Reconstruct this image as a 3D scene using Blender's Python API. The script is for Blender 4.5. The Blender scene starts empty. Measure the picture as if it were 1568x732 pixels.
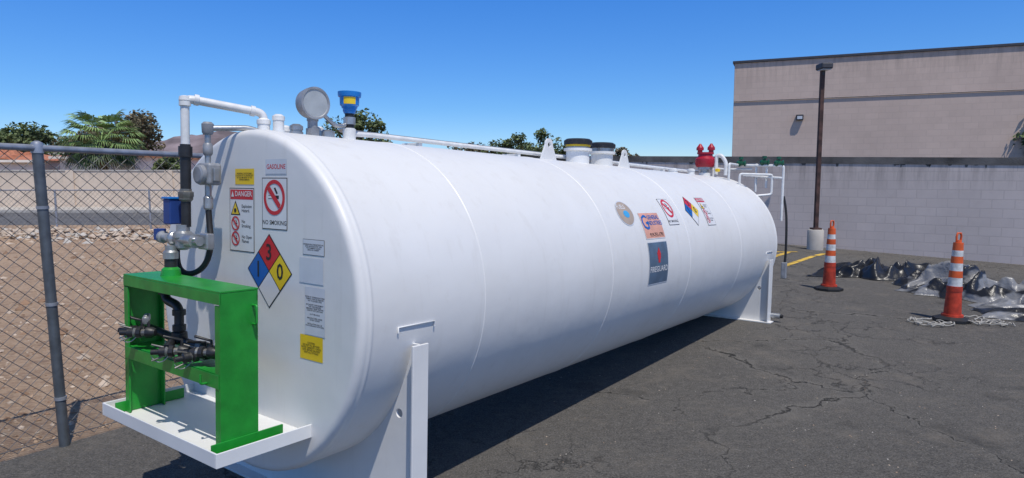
import bpy, bmesh, math, random
from mathutils import Vector, Matrix, noise
random.seed(7)
sc=bpy.context.scene
rad=math.radians
# ------------------------------------------------------------ frames
a=Vector((0.5906,0.8062,-0.0357)).normalized(); b=Vector((a.y,-a.x,0)).normalized(); k=b.cross(a)
ah=Vector((a.x,a.y,0)).normalized()
C=Vector((-1.296,3.178,1.094)); R=0.832; TL=6.5
M=Matrix.Translation(C)@Matrix(((b.x,a.x,k.x),(b.y,a.y,k.y),(b.z,a.z,k.z))).to_4x4()
# ------------------------------------------------------------ camera
pitch=math.atan(96/1010.0)
cd=bpy.data.cameras.new('camera'); co=bpy.data.objects.new('camera',cd); sc.collection.objects.link(co); sc.camera=co
co.location=(0,0,1.70); co.rotation_euler=(rad(90)-pitch,0,0); cd.sensor_width=36; cd.lens=1010/1568*36; cd.clip_start=0.05; cd.clip_end=6000
# ------------------------------------------------------------ light
S=(b*0.39+Vector((0,0,1))*0.90-ah*0.20).normalized()
l=bpy.data.lights.new('sun','SUN'); l.energy=3.6; l.angle=rad(.5); l.color=(1,.95,.87)
lo=bpy.data.objects.new('sun',l); sc.collection.objects.link(lo); lo.rotation_euler=S.to_track_quat('Z','Y').to_euler()
wld=bpy.data.worlds.new('World'); sc.world=wld; wld.use_nodes=True
nt=wld.node_tree; sk=nt.nodes.new('ShaderNodeTexSky'); sk.sky_type='NISHITA'; sk.sun_disc=False
sk.sun_elevation=math.asin(S.z); sk.sun_rotation=math.atan2(S.x,S.y); sk.altitude=1500; sk.dust_density=0.0; sk.ozone_density=3
bg=nt.nodes['Background']; bg.inputs[1].default_value=0.12
tc=nt.nodes.new('ShaderNodeTexCoord'); sx=nt.nodes.new('ShaderNodeSeparateXYZ'); nt.links.new(tc.outputs['Generated'],sx.inputs[0])
cr=nt.nodes.new('ShaderNodeValToRGB'); nt.links.new(sx.outputs[2],cr.inputs[0])
stops=[(0.0,(.36,.42,.52)),(.10,(.23,.385,.55)),(.36,(.12,.40,.76)),(.62,(.46,.45,.46))]
e=cr.color_ramp.elements
e[0].position=stops[0][0]; e[0].color=(*stops[0][1],1); e[1].position=stops[-1][0]; e[1].color=(*stops[-1][1],1)
for p_,c_ in stops[1:-1]:
    n_=e.new(p_); n_.color=(*c_,1)
vm=nt.nodes.new('ShaderNodeVectorMath'); vm.operation='MULTIPLY'; nt.links.new(sk.outputs[0],vm.inputs[0]); nt.links.new(cr.outputs[0],vm.inputs[1])
vs=nt.nodes.new('ShaderNodeVectorMath'); vs.operation='SCALE'; vs.inputs['Scale'].default_value=2.0; nt.links.new(vm.outputs[0],vs.inputs[0])
nt.links.new(vs.outputs[0],bg.inputs[0])
sc.view_settings.view_transform='Standard'; sc.view_settings.look='None'; sc.view_settings.exposure=0
# ------------------------------------------------------------ materials
MATS={}
def mat(n,c,r=.5,metal=0.0,var=.08,scale=8,bump=0.0,bscale=40,coat=0.0,c2=None,detail=6):
    if n in MATS: return MATS[n]
    m=bpy.data.materials.new(n); m.use_nodes=True; t=m.node_tree; p=t.nodes['Principled BSDF']
    p.inputs['Roughness'].default_value=r; p.inputs['Metallic'].default_value=metal; p.inputs['Coat Weight'].default_value=coat
    g=t.nodes.new('ShaderNodeNewGeometry')
    nz=t.nodes.new('ShaderNodeTexNoise'); nz.inputs['Scale'].default_value=scale; nz.inputs['Detail'].default_value=detail; t.links.new(g.outputs['Position'],nz.inputs['Vector'])
    mx=t.nodes.new('ShaderNodeMix'); mx.data_type='RGBA'
    lo_=c2 if c2 else tuple(x*(1-var*2) for x in c)
    mx.inputs[6].default_value=(*lo_,1); mx.inputs[7].default_value=(*[min(1,x*(1+var)) for x in c],1)
    mr=t.nodes.new('ShaderNodeMapRange'); mr.inputs[1].default_value=.35; mr.inputs[2].default_value=.65; t.links.new(nz.outputs[0],mr.inputs[0])
    t.links.new(mr.outputs[0],mx.inputs[0]); t.links.new(mx.outputs[2],p.inputs['Base Color'])
    if bump>0:
        n2=t.nodes.new('ShaderNodeTexNoise'); n2.inputs['Scale'].default_value=bscale; n2.inputs['Detail'].default_value=5; t.links.new(g.outputs['Position'],n2.inputs['Vector'])
        bp=t.nodes.new('ShaderNodeBump'); bp.inputs['Strength'].default_value=bump; bp.inputs['Distance'].default_value=.02; t.links.new(n2.outputs[0],bp.inputs['Height']); t.links.new(bp.outputs[0],p.inputs['Normal'])
    MATS[n]=m; return m
WHITE=mat('white_paint',(.76,.76,.75),.38,var=.03,scale=3,bump=.02,bscale=30)
PIPEW=mat('white_pipe_paint',(.74,.74,.73),.4,var=.05,scale=20)
GREEN=mat('green_paint',(.015,.27,.03),.36,var=.1,scale=10,bump=.05)
GREEND=mat('dark_green_paint',(.01,.09,.045),.4)
BLACK=mat('black_iron',(.02,.02,.022),.45,var=.2,scale=20,bump=.1)
RUBBER=mat('black_rubber',(.015,.015,.016),.6)
STEEL=mat('grey_steel',(.42,.43,.44),.38,metal=.7,var=.1,scale=20,bump=.05)
BRASSY=mat('dull_fitting',(.25,.24,.22),.45,metal=.6,var=.15,scale=20)
GREYP=mat('grey_casting',(.33,.34,.36),.5,metal=.3,var=.12,scale=20)
BLUEP=mat('blue_plastic',(.01,.2,.62),.35)
DBLUE=mat('dark_blue_label',(.015,.05,.22),.5)
REDP=mat('red_paint',(.4,.01,.03),.4)
LWHITE=mat('label_white',(.72,.72,.73),.4,var=.02)
LGREY=mat('label_grey',(.6,.63,.68),.35,var=.03)
LRED=mat('label_red',(.6,.02,.03),.4,var=.03)
LYEL=mat('label_yellow',(.85,.58,.02),.4,var=.03)
LBLUE=mat('label_blue',(.01,.12,.42),.4,var=.03)
LBLK=mat('label_black',(.02,.02,.02),.5)
LNAVY=mat('label_navy',(.09,.15,.23),.4,var=.1)
LORG=mat('label_orange',(.72,.36,.26),.4,var=.06)
LTAN=mat('label_tan',(.42,.33,.25),.4,var=.08)
LCY=mat('label_cyan',(.06,.35,.65),.4)
GALV=mat('galvanised_steel',(.13,.145,.16),.5,metal=.5,var=.12,scale=15)
GALVL=mat('galvanised_rail',(.36,.38,.42),.45,metal=.5,var=.1,scale=15)
WIRE=mat('fence_wire',(.13,.13,.135),.5,metal=.3)
# ------------------------------------------------------------ mesh helpers
def empty(n,mw=None):
    o=bpy.data.objects.new(n,None); o.empty_display_size=.3; sc.collection.objects.link(o)
    if mw is not None: o.matrix_world=mw
    return o
def mk(n,vs,fs,m,parent=None,smooth=False,mi=None,bevel=0):
    me=bpy.data.meshes.new(n); me.from_pydata([tuple(v) for v in vs],[],fs)
    for x in (m if isinstance(m,(list,tuple)) else [m]): me.materials.append(x)
    if mi is not None: me.polygons.foreach_set('material_index',mi)
    if smooth: me.polygons.foreach_set('use_smooth',[True]*len(me.polygons))
    me.update(); o=bpy.data.objects.new(n,me); sc.collection.objects.link(o)
    if parent: o.parent=parent
    if bevel:
        bm_=o.modifiers.new('b','BEVEL'); bm_.width=bevel; bm_.segments=2; bm_.limit_method='ANGLE'
    return o
def bx(s0,s1,t0,t1,w0,w1):
    return [(s0,t0,w0),(s1,t0,w0),(s1,t1,w0),(s0,t1,w0),(s0,t0,w1),(s1,t0,w1),(s1,t1,w1),(s0,t1,w1)],[(0,3,2,1),(4,5,6,7),(0,1,5,4),(1,2,6,5),(2,3,7,6),(3,0,4,7)]
def box(n,par,s0,s1,t0,t1,w0,w1,m,bevel=.002):
    v,f_=bx(s0,s1,t0,t1,w0,w1); return mk(n,v,f_,m,par,bevel=bevel)
def boxes(n,par,L,m,bevel=.002):
    V=[];Fc=[]
    for q in L:
        v,f_=bx(*q); o=len(V); V+=v; Fc+=[tuple(i+o for i in x) for x in f_]
    return mk(n,V,Fc,m,par,bevel=bevel)
def basis(d):
    d=d.normalized(); h=Vector((0,0,1)) if abs(d.z)<.9 else Vector((1,0,0)); x=d.cross(h).normalized(); return x,d.cross(x).normalized()
def lathe(n,par,p0,d,prof,m,seg=32,mi=None,smooth=True):
    p0=Vector(p0); d=Vector(d).normalized(); x,y=basis(d); V=[];Fc=[];MI=[]
    for (h,r) in prof:
        for i in range(seg):
            t=2*math.pi*i/seg; V.append(p0+d*h+x*(r*math.cos(t))+y*(r*math.sin(t)))
    for j in range(len(prof)-1):
        for i in range(seg):
            q=(i+1)%seg; Fc.append((j*seg+i,j*seg+q,(j+1)*seg+q,(j+1)*seg+i)); MI.append(mi[j] if mi else 0)
    Fc.append(tuple(range(seg))); MI.append(mi[0] if mi else 0)
    Fc.append(tuple((len(prof)-1)*seg+i for i in range(seg))[::-1]); MI.append(mi[-1] if mi else 0)
    me=mk(n,V,Fc,m,par,smooth=False,mi=MI)
    bm=bmesh.new(); bm.from_mesh(me.data); bmesh.ops.recalc_face_normals(bm,faces=bm.faces)
    if smooth:
        for f_ in bm.faces: f_.smooth=len(f_.verts)==4
        for e_ in bm.edges:
            if len(e_.link_faces)==2 and e_.calc_face_angle(0)>.6: e_.smooth=False
    bm.to_mesh(me.data); bm.free(); return me
def cyl(n,par,p0,p1,r,m,seg=20,r2=None):
    p0=Vector(p0);p1=Vector(p1); d=p1-p0; L=d.length
    return lathe(n,par,p0,d,[(0,r),(L,r if r2 is None else r2)],m,seg)
def tube(n,par,pts,r,m,smooth=False,rad_el=0,res=6,cyc=False):
    cu=bpy.data.curves.new(n,'CURVE'); cu.dimensions='3D'; cu.bevel_depth=r; cu.bevel_resolution=3; cu.use_fill_caps=True
    P=[Vector(p) for p in pts]
    if rad_el>0:
        Q=[P[0]]
        for i in range(1,len(P)-1):
            d1=(P[i-1]-P[i]); d2=(P[i+1]-P[i]); rr=min(rad_el,d1.length*.45,d2.length*.45); A=P[i]+d1.normalized()*rr; B=P[i]+d2.normalized()*rr
            for j in range(7):
                t=j/6; Q.append(A*(1-t)**2+P[i]*2*t*(1-t)+B*t*t)
        Q.append(P[-1]); P=Q
    if smooth:
        s=cu.splines.new('NURBS'); s.points.add(len(P)-1)
        for i,q in enumerate(P): s.points[i].co=(*q,1)
        s.order_u=3; s.use_endpoint_u=True; s.resolution_u=res
    else:
        s=cu.splines.new('POLY'); s.points.add(len(P)-1)
        for i,q in enumerate(P): s.points[i].co=(*q,1)
        s.use_smooth=True
    s.use_cyclic_u=cyc
    cu.materials.append(m); o=bpy.data.objects.new(n,cu); sc.collection.objects.link(o)
    if par: o.parent=par
    return o
# ------------------------------------------------------------ ground functions
def gz(x): return -.04*min(max(x-6.5,0),10)
def sheet(n,poly,z,m,cuts=(6.5,16.5)):
    bm=bmesh.new(); vs=[bm.verts.new((x,y,0)) for x,y in poly]; bm.faces.new(vs)
    for c in cuts:
        bmesh.ops.bisect_plane(bm,geom=bm.verts[:]+bm.edges[:]+bm.faces[:],plane_co=(c,0,0),plane_no=(1,0,0))
    bmesh.ops.recalc_face_normals(bm,faces=bm.faces)
    for v in bm.verts: v.co.z=gz(v.co.x)+z
    for f_ in bm.faces:
        f_.normal_update()
        if f_.normal.z<0: f_.normal_flip()
    me=bpy.data.meshes.new(n); bm.to_mesh(me); bm.free(); me.materials.append(m)
    o=bpy.data.objects.new(n,me); sc.collection.objects.link(o); return o
def N(t,ty,**kw):
    n=t.nodes.new(ty)
    for k_,v in kw.items(): setattr(n,k_,v)
    return n
def mixc(t,fac,A,B):
    m=N(t,'ShaderNodeMix',data_type='RGBA')
    if hasattr(fac,'links'): t.links.new(fac,m.inputs[0])
    else: m.inputs[0].default_value=fac
    for i,q in ((6,A),(7,B)):
        if isinstance(q,tuple): m.inputs[i].default_value=(*q,1)
        else: t.links.new(q,m.inputs[i])
    return m.outputs[2]
def rng(t,src,lo_,hi_,a0=0.,a1=1.):
    m=N(t,'ShaderNodeMapRange'); m.inputs[1].default_value=lo_; m.inputs[2].default_value=hi_; m.inputs[3].default_value=a0; m.inputs[4].default_value=a1
    t.links.new(src,m.inputs[0]); return m.outputs[0]
def nz(t,vec,scale,detail=4,rough=.5):
    n=N(t,'ShaderNodeTexNoise'); n.inputs['Scale'].default_value=scale; n.inputs['Detail'].default_value=detail; n.inputs['Roughness'].default_value=rough; t.links.new(vec,n.inputs['Vector']); return n.outputs[0]
def mth(t,op,A,B=None):
    m=N(t,'ShaderNodeMath',operation=op)
    for i,q in ((0,A),(1,B)):
        if q is None: continue
        if isinstance(q,(int,float)): m.inputs[i].default_value=q
        else: t.links.new(q,m.inputs[i])
    return m.outputs[0]
def newm(n,r=.9):
    m=bpy.data.materials.new(n); m.use_nodes=True; t=m.node_tree; p=t.nodes['Principled BSDF']; p.inputs['Roughness'].default_value=r
    g=N(t,'ShaderNodeNewGeometry'); return m,t,p,g.outputs['Position']
# asphalt
m,t,p,pos=newm('asphalt_mat',.85); ASPH=m; p.inputs['Specular IOR Level'].default_value=.25
fine=nz(t,pos,75,4,.8); mid=nz(t,pos,16,6,.75); big=nz(t,pos,.45,6,.6)
c0=mixc(t,rng(t,fine,.40,.62),(.03,.028,.026),(.20,.187,.17))
c1=mixc(t,rng(t,big,.35,.65),(.078,.073,.067),(.135,.126,.114))
c1=mixc(t,rng(t,mid,.42,.66),c1,(.19,.177,.16))
col=mixc(t,.55,c1,c0)
vo=N(t,'ShaderNodeTexVoronoi'); vo.inputs['Scale'].default_value=80; t.links.new(pos,vo.inputs['Vector'])
sp=rng(t,vo.outputs['Distance'],.1,.28,1,0); sp=mth(t,'MULTIPLY',sp,rng(t,nz(t,pos,28,2),.48,.6))
col=mixc(t,mth(t,'MULTIPLY',sp,.6),col,(.42,.39,.35))
wn=N(t,'ShaderNodeTexNoise'); wn.inputs['Scale'].default_value=2.2; wn.inputs['Detail'].default_value=10; wn.inputs['Roughness'].default_value=.68; t.links.new(pos,wn.inputs['Vector'])
va=N(t,'ShaderNodeVectorMath',operation='MULTIPLY_ADD'); t.links.new(wn.outputs['Color'],va.inputs[0]); va.inputs[1].default_value=(.8,.8,0); t.links.new(pos,va.inputs[2])
ck=N(t,'ShaderNodeTexVoronoi',feature='DISTANCE_TO_EDGE'); ck.inputs['Scale'].default_value=.5; t.links.new(va.outputs[0],ck.inputs['Vector'])
msk=rng(t,nz(t,pos,.55,2),.40,.54)
crack=mth(t,'MULTIPLY',rng(t,ck.outputs['Distance'],.0008,.0045,1,0),msk)
ck2=N(t,'ShaderNodeTexVoronoi',feature='DISTANCE_TO_EDGE'); ck2.inputs['Scale'].default_value=2.1; t.links.new(va.outputs[0],ck2.inputs['Vector'])
crack2=mth(t,'MULTIPLY',rng(t,ck2.outputs['Distance'],.003,.014,1,0),rng(t,nz(t,pos,.42,3),.52,.62))
crk=mth(t,'MAXIMUM',mth(t,'MULTIPLY',crack,.75),mth(t,'MULTIPLY',crack2,.45))
halo=mth(t,'MULTIPLY',rng(t,ck.outputs['Distance'],.003,.025,.45,0),msk)
col=mixc(t,halo,col,(.22,.205,.18))
col=mixc(t,crk,col,(.02,.019,.018))
dust=mth(t,'MULTIPLY',rng(t,nz(t,pos,2.3,8,.75),.52,.7),.5); col=mixc(t,dust,col,(.23,.2,.165))
stain=mth(t,'MULTIPLY',rng(t,nz(t,pos,1.1,5,.6),.6,.68),.5); col=mixc(t,stain,col,(.045,.043,.04))
t.links.new(col,p.inputs['Base Color'])
bp=N(t,'ShaderNodeBump'); bp.inputs['Strength'].default_value=.9; bp.inputs['Distance'].default_value=.015
t.links.new(mth(t,'SUBTRACT',mth(t,'ADD',fine,mid),mth(t,'MULTIPLY',crk,2)),bp.inputs['Height']); t.links.new(bp.outputs[0],p.inputs['Normal'])
# dirt
m,t,p,pos=newm('dirt_mat',.95); DIRT=m
col=mixc(t,rng(t,nz(t,pos,.5,6,.6),.35,.65),(.28,.175,.11),(.46,.315,.205))
col=mixc(t,rng(t,nz(t,pos,14,6,.75),.4,.62),col,(.49,.35,.235))
col=mixc(t,mth(t,'MULTIPLY',rng(t,nz(t,pos,4,5,.7),.53,.65),.65),col,(.17,.1,.065))
t.links.new(col,p.inputs['Base Color'])
bp=N(t,'ShaderNodeBump'); bp.inputs['Strength'].default_value=.9; bp.inputs['Distance'].default_value=.06; t.links.new(nz(t,pos,11,8,.75),bp.inputs['Height']); t.links.new(bp.outputs[0],p.inputs['Normal'])
ROADM=mat('road_asphalt',(.11,.108,.11),.9,var=.08,scale=.6,bump=.3)
CONC=mat('concrete',(.5,.46,.41),.85,var=.1,scale=2,bump=.3)
YEL=mat('yellow_line',(.7,.45,.07),.8,var=.25,scale=6)
sheet('ground',[(-2500,-60),(2500,-60),(2500,3500),(-2500,3500)],-.004,DIRT)
def FP(t,s=0):
    q=Vector((-2.86,4.06,0))+ah*t+b*s; return q
lot=[FP(-9),FP(8.0,.0),FP(8.0,-9.0)]
sheet('parking_lot',[(-9,-6)]+[(q.x,q.y) for q in lot]+[(-6,33),(30,33),(30,-6)],0,ASPH)
sheet('road',[(-80,22),(-2,23.3),(-2,31),(-80,31)],0.0,ROADM,cuts=())
sw=empty('sidewalk'); 
box('slab',sw,-80,-2,31,34.2,-.05,.13,CONC,.02)
pl_=empty('yellow_pavement_marking')
def strip(x0,y0,x1,y1,w=.12):
    d=Vector((x1-x0,y1-y0,0)).normalized(); q=Vector((-d.y,d.x,0))*w/2
    V=[(x0+q.x,y0+q.y),(x0-q.x,y0-q.y),(x1-q.x,y1-q.y),(x1+q.x,y1+q.y)]
    V=[(min(x,6.49) if x0<6.5 and x1<6.5 else x,y) for x,y in V]
    mk('line',[(x,y,gz(x)+.005) for x,y in V],[(0,1,2,3)],YEL,pl_)
for x0,y0,x1,y1 in [(5.15,12.4,6.45,14.0),(4.9,13.1,6.2,14.7),(4.9,14.1,5.5,14.8),(5.0,14.8,6.45,14.8),(6.55,14.1,6.98,14.62)]: strip(x0,y0,x1,y1)
def rocks(n,pts,m,mi=True):
    V=[];Fc=[]
    base=[(0,0,1),(1,0,0),(0,1,0),(-1,0,0),(0,-1,0),(.6,.6,-.6),(-.6,.6,-.5),(-.6,-.6,-.6),(.6,-.6,-.5)]
    fc=[(0,1,2),(0,2,3),(0,3,4),(0,4,1),(1,5,2),(2,6,3),(3,7,4),(4,8,1),(1,8,5),(2,5,6),(3,6,7),(4,7,8)]
    MI=[]
    for (x,y,z,s) in pts:
        o=len(V); th=random.uniform(0,6.28); sx_,sy_,sz_=s*random.uniform(.7,1.3),s*random.uniform(.6,1.1),s*random.uniform(.35,.7); q=random.randrange(len(m))
        for v in base:
            vx,vy,vz=[c*random.uniform(.75,1.2) for c in v]; vx*=sx_;vy*=sy_;vz*=sz_
            V.append((x+vx*math.cos(th)-vy*math.sin(th),y+vx*math.sin(th)+vy*math.cos(th),z+vz))
        for f_ in fc: Fc.append(tuple(i+o for i in f_)); MI.append(q)
    return mk(n,V,Fc,m,mi=MI)
RK=[mat('stone_light',(.5,.4,.31),.9,var=.15,scale=5),mat('stone_mid',(.4,.28,.19),.9,var=.15,scale=5),mat('stone_dark',(.26,.16,.1),.9,var=.15,scale=5)]
P=[]
def leftof(x,y):
    d=Vector((x+2.86,y-4.06,0)); return d.dot(b)<-.06
while len(P)<7000:
    y=3+18*random.random()**1.5; x=random.uniform(-1.05*y-2,.0)
    if leftof(x,y): P.append((x,y,0.0,random.choice((.006,.009,.013,.02))*(1+y*.035)*random.uniform(.7,1.4)))
for _ in range(130):
    y=random.uniform(5,17); x=random.uniform(-1.05*y,-.3*y)
    if leftof(x,y): P.append((x,y,.01,random.uniform(.04,.09)))
rocks('gravel',P,RK)
P=[]
for _ in range(2600):
    x=random.uniform(-30,-2); y=random.gauss(18.8,.9); h=.22*math.exp(-((y-18.8)/1.1)**2)
    P.append((x,y,random.uniform(0,h),random.uniform(.04,.15)))
rocks('rubble_berm',P,[RK[0],RK[0],CONC,RK[1]])
P=[]
for _ in range(900):
    y=random.uniform(2.5,11); x=random.uniform(.05*y,.8*y); P.append((x,y,gz(x)+.001,random.choice((.002,.003,.005))*random.uniform(.7,1.4)))
rocks('loose_grit',P,[RK[0],RK[1],CONC])
# ------------------------------------------------------------ chain link fence
def chain(n,par,p0,p1,z0,z1a,z1b,pitch,r,m):
    p0=Vector(p0);p1=Vector(p1); L=(p1-p0).length; d=(p1-p0)/L; nrm=Vector((-d.y,d.x,0)); V=[];Fc=[]; H=z1a-z0
    x=-H
    while x<L:
        for sgn in (1,-1):
            xa,za,xb,zb=(x,z0,x+H,z0+H) if sgn==1 else (x+H,z0,x,z0+H)
            def cl(x1,z1_,x2,z2_):
                pts=[(x1,z1_),(x2,z2_)]
                for i in (0,1):
                    xi,zi=pts[i]; xj,zj=pts[1-i]
                    if xi<0: pts[i]=(0,zi+(zj-zi)*(0-xi)/(xj-xi))
                    elif xi>L: pts[i]=(L,zi+(zj-zi)*(L-xi)/(xj-xi))
                return pts
            if max(xa,xb)<=0 or min(xa,xb)>=L: continue
            (xa,za),(xb,zb)=cl(xa,za,xb,zb)
            def zz(xx,z): return z0+(z-z0)*((z1a+(z1b-z1a)*xx/L)-z0)/H
            A=p0+d*xa+Vector((0,0,zz(xa,za))); B=p0+d*xb+Vector((0,0,zz(xb,zb)))
            q=(B-A).normalized(); x1=nrm; y1=q.cross(nrm); o=len(V)
            off=nrm*(r*.8*sgn)
            for P_ in (A,B):
                for i in range(4):
                    tt=i*math.pi/2; V.append(P_+off+x1*(r*math.cos(tt))+y1*(r*math.sin(tt)))
            for i in range(4): Fc.append((o+i,o+(i+1)%4,o+4+(i+1)%4,o+4+i))
        x+=pitch
    return mk(n,V,Fc,m,par)
fe=empty('chain_link_fence')
A=FP(-5); B=FP(8); Cc=FP(8,-9)
hh=lambda t_: 1.87-.022*t_
chain('mesh_1',fe,A,B,.02,hh(-5),hh(8),.085,.0021,WIRE)
chain('mesh_2',fe,B,Cc,.02,hh(8),hh(8),.085,.0021,WIRE)
tube('top_rail',fe,[A+Vector((0,0,hh(-5))),B+Vector((0,0,hh(8))),Cc+Vector((0,0,hh(8)))],.021,GALVL)
for i,t_ in enumerate((-3.05,0,3.05,6.1,8)):
    q=FP(t_,.03); cyl('post_%d'%i,fe,q+Vector((.0,0,-.1)),q+Vector((-.05,0,hh(t_)+.0)),.03 if t_ in(0,8) else .025,GALV)
    lathe('cap_%d'%i,fe,q+Vector((-.05,0,hh(t_)+.0)),(0,0,1),[(-.03,.034),(.02,.034),(.035,.028),(.045,.01)],GALVL)
    for z in (.3,.9,1.5): lathe('band_%d'%i,fe,q+Vector((-.027*z,0,z)),(0,0,1),[(0,.034),(.02,.034)],GALVL)
tube('bottom_wire',fe,[A+Vector((0,0,.05)),B+Vector((0,0,.05))],.003,WIRE)
ff=empty('chain_link_fence')
chain('mesh',ff,(-30,21.3,0),(-5,21.6,0),.05,1.25,1.25,.16,.0035,WIRE)
tube('rail',ff,[(-30,21.3,1.25),(-5,21.6,1.25)],.022,GALVL)
for i in range(9):
    x=-27+i*3.05; cyl('post_%d'%i,ff,(x,21.4,0),(x,21.4,1.27),.03,GALVL)
# ------------------------------------------------------------ TANK
tank=empty('fuel_storage_tank',M)
prof=[(0,.0005),(0,.4),(0,.75),(0,.79),(.0005,.797)]
for i in range(1,9):
    q=i/8*math.pi/2; prof.append((.0005+.035-.035*math.cos(q),.797+.035*math.sin(q)))
prof+= [(.044,R),(.05,R+.003),(.056,R+.004),(.062,R+.003),(.068,R),(.075,R),(.1,R)]
for w_ in (.83,2.24,3.67,5.08):
    prof+=[(w_-.08,R),(w_-.02,R),(w_-.007,R),(w_-.003,R+.0028),(w_+.003,R+.0028),(w_+.007,R),(w_+.02,R),(w_+.08,R)]
prof+=[(TL-.1,R),(TL-.072,R),(TL-.066,R+.004),(TL-.05,R+.004),(TL-.045,R)]
for i in range(0,9):
    q=math.pi/2-i/8*math.pi/2; prof.append((TL-.035+.035*math.cos(q),.797+.035*math.sin(q)))
prof+=[(TL,.79),(TL,.0005)]
m,t,p,pos=newm('tank_white_paint',.42); TPAINT=m
col=mixc(t,rng(t,nz(t,pos,1.3,5,.6),.35,.7),(.76,.755,.745),(.71,.70,.68)); 
g2=N(t,'ShaderNodeMapping'); g2.inputs['Scale'].default_value=(14,14,1.2); t.links.new(pos,g2.inputs[0])
col=mixc(t,mth(t,'MULTIPLY',rng(t,nz(t,g2.outputs[0],1,4,.6),.56,.8),.25),col,(.5,.47,.42))
col=mixc(t,mth(t,'MULTIPLY',rng(t,nz(t,pos,7,8,.8),.58,.75),.22),col,(.5,.46,.4))
t.links.new(col,p.inputs['Base Color'])
bp=N(t,'ShaderNodeBump'); bp.inputs['Strength'].default_value=.4; bp.inputs['Distance'].default_value=.02; t.links.new(nz(t,pos,2.2,3,.5),bp.inputs['Height'])
bp2=N(t,'ShaderNodeBump'); bp2.inputs['Strength'].default_value=.06; bp2.inputs['Distance'].default_value=.003; t.links.new(nz(t,pos,90,3,.5),bp2.inputs['Height']); t.links.new(bp.outputs[0],bp2.inputs['Normal']); t.links.new(bp2.outputs[0],p.inputs['Normal'])
lathe('shell',tank,(0,0,0),(0,1,0),prof,TPAINT,seg=192)
def saddle(t0,wg,n,hw=.05):
    me=mk(n+'_web',*bx(-.855,.855,t0-.008,t0+.008,wg,-.14),TPAINT,tank)
    cut=cyl('cut',None,(.74,t0-.1,-.48),(.74,t0+.1,-.48),.022,WHITE); cut.parent=tank
    mo=me.modifiers.new('h','BOOLEAN'); mo.object=cut; mo.operation='DIFFERENCE'; mo.solver='EXACT'
    bpy.context.view_layer.update(); dg=bpy.context.evaluated_depsgraph_get(); nm=bpy.data.meshes.new_from_object(me.evaluated_get(dg)); me.modifiers.clear(); me.data=nm; bpy.data.objects.remove(cut)
    L=[]
    for sg in (-1,1):
        s0,s1=sorted((sg*.856,sg*.868)); L.append((s0,s1,t0-hw,t0+hw,wg,-.14))
        s0,s1=sorted((sg*.25,sg*.262)); L.append((s0,s1,t0+.009,t0+.07,wg,-.7))
    boxes(n+'_flanges',tank,L,TPAINT,.003)
    box(n+'_base',tank,-.9,.9,t0-.075,t0+.075,wg-.004,wg+.009,TPAINT)
    for sg in (-1,1):
        q=math.sqrt((R+.004)**2-.05**2)
        tube(n+'_strap',tank,[(sg*q,t0-.11,-.075),(sg*q,t0-.11,-.05),(sg*.836,t0+.12,-.05),(sg*.836,t0+.12,-.075)],.004,WHITE)
saddle(.32,-1.082,'saddle_near'); saddle(6.12,-.873,'saddle_far',.065)
cyl('drain_stub',tank,(.87,6.2,-.80),(.97,6.2,-.80),.03,STEEL); cyl('drain_plug',tank,(.97,6.2,-.80),(1.0,6.2,-.80),.022,BLACK)
def lug(tc_,n):
    out=[];inn=[];K=28; hc=Vector((tc_,.955))
    for i in range(K):
        an=2*math.pi*i/K; d=Vector((math.cos(an),math.sin(an)))
        inn.append(hc+d*.022)
        if d.y>=-.15: q=hc+d*.05
        else:
            f_=min((.955-.81)/-d.y,9); q=hc+d*f_; q.x=max(tc_-.125,min(tc_+.125,q.x)); 
        out.append(q)
    V=[];
    for s in (-.008,.008):
        for q in out: V.append((s,q.x,q.y))
        for q in inn: V.append((s,q.x,q.y))
    Fc=[]
    for i in range(K):
        j=(i+1)%K
        Fc+= [(i,j,K+j,K+i),(2*K+i,3*K+i,3*K+j,2*K+j),(i,2*K+i,2*K+j,j),(K+i,K+j,3*K+j,3*K+i)]
    o=mk(n,V,Fc,WHITE,tank); bm=bmesh.new(); bm.from_mesh(o.data); bmesh.ops.recalc_face_normals(bm,faces=bm.faces); bm.to_mesh(o.data); bm.free()
lug(2.66,'lifting_lug_1'); lug(4.0,'lifting_lug_2')
for i,tc_ in enumerate((3.12,3.55)):
    lathe('emergency_vent_%d'%i,tank,(0,tc_,.8),(0,0,1),[(0,.1),(.13,.1),(.135,.122),(.155,.122),(.156,.1)],WHITE,seg=36)
    lathe('vent_ring_%d'%i,tank,(0,tc_,.956),(0,0,1),[(0,.1),(.012,.1),(.012,.107),(.03,.107)],[STEEL,LYEL],seg=36,mi=[0,0,1,1] if i==0 else [0,0,0,0])
    lathe('vent_cap_%d'%i,tank,(0,tc_,.986),(0,0,1),[(0,.122),(.035,.122),(.05,.1),(.055,.02)],BLACK,seg=36)
def coupling(n,s,t_,h,r=.028,m=PIPEW,cap=True):
    z=math.sqrt(R*R-s*s)-.01
    pr=[(0,r*1.15),(.02,r*1.15),(.02,r),(h,r)]
    if cap: pr+=[(h,r*1.12),(h+.02,r*1.12),(h+.03,r*.6)]
    lathe(n,tank,(s,t_,z),(0,0,1),pr,m,seg=20)
coupling('coupling_1',0,.18,.07,.027); coupling('coupling_2',0.02,.27,.03,.03,STEEL); coupling('coupling_3',-.12,.3,.04,.03); coupling('coupling_4',-.1,.5,.05,.025)
coupling('coupling_5',.0,.48,.02,.035,STEEL); coupling('coupling_6',-.2,1.1,.03,.05); coupling('coupling_7',0,5.75,.05,.04); coupling('coupling_8',0,5.2,.03,.05)
lathe('gauge_stem',tank,(0,.385,.82),(0,0,1),[(0,.034),(.05,.034),(.05,.026),(.09,.026),(.09,.03),(.11,.03)],GREYP)
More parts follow.
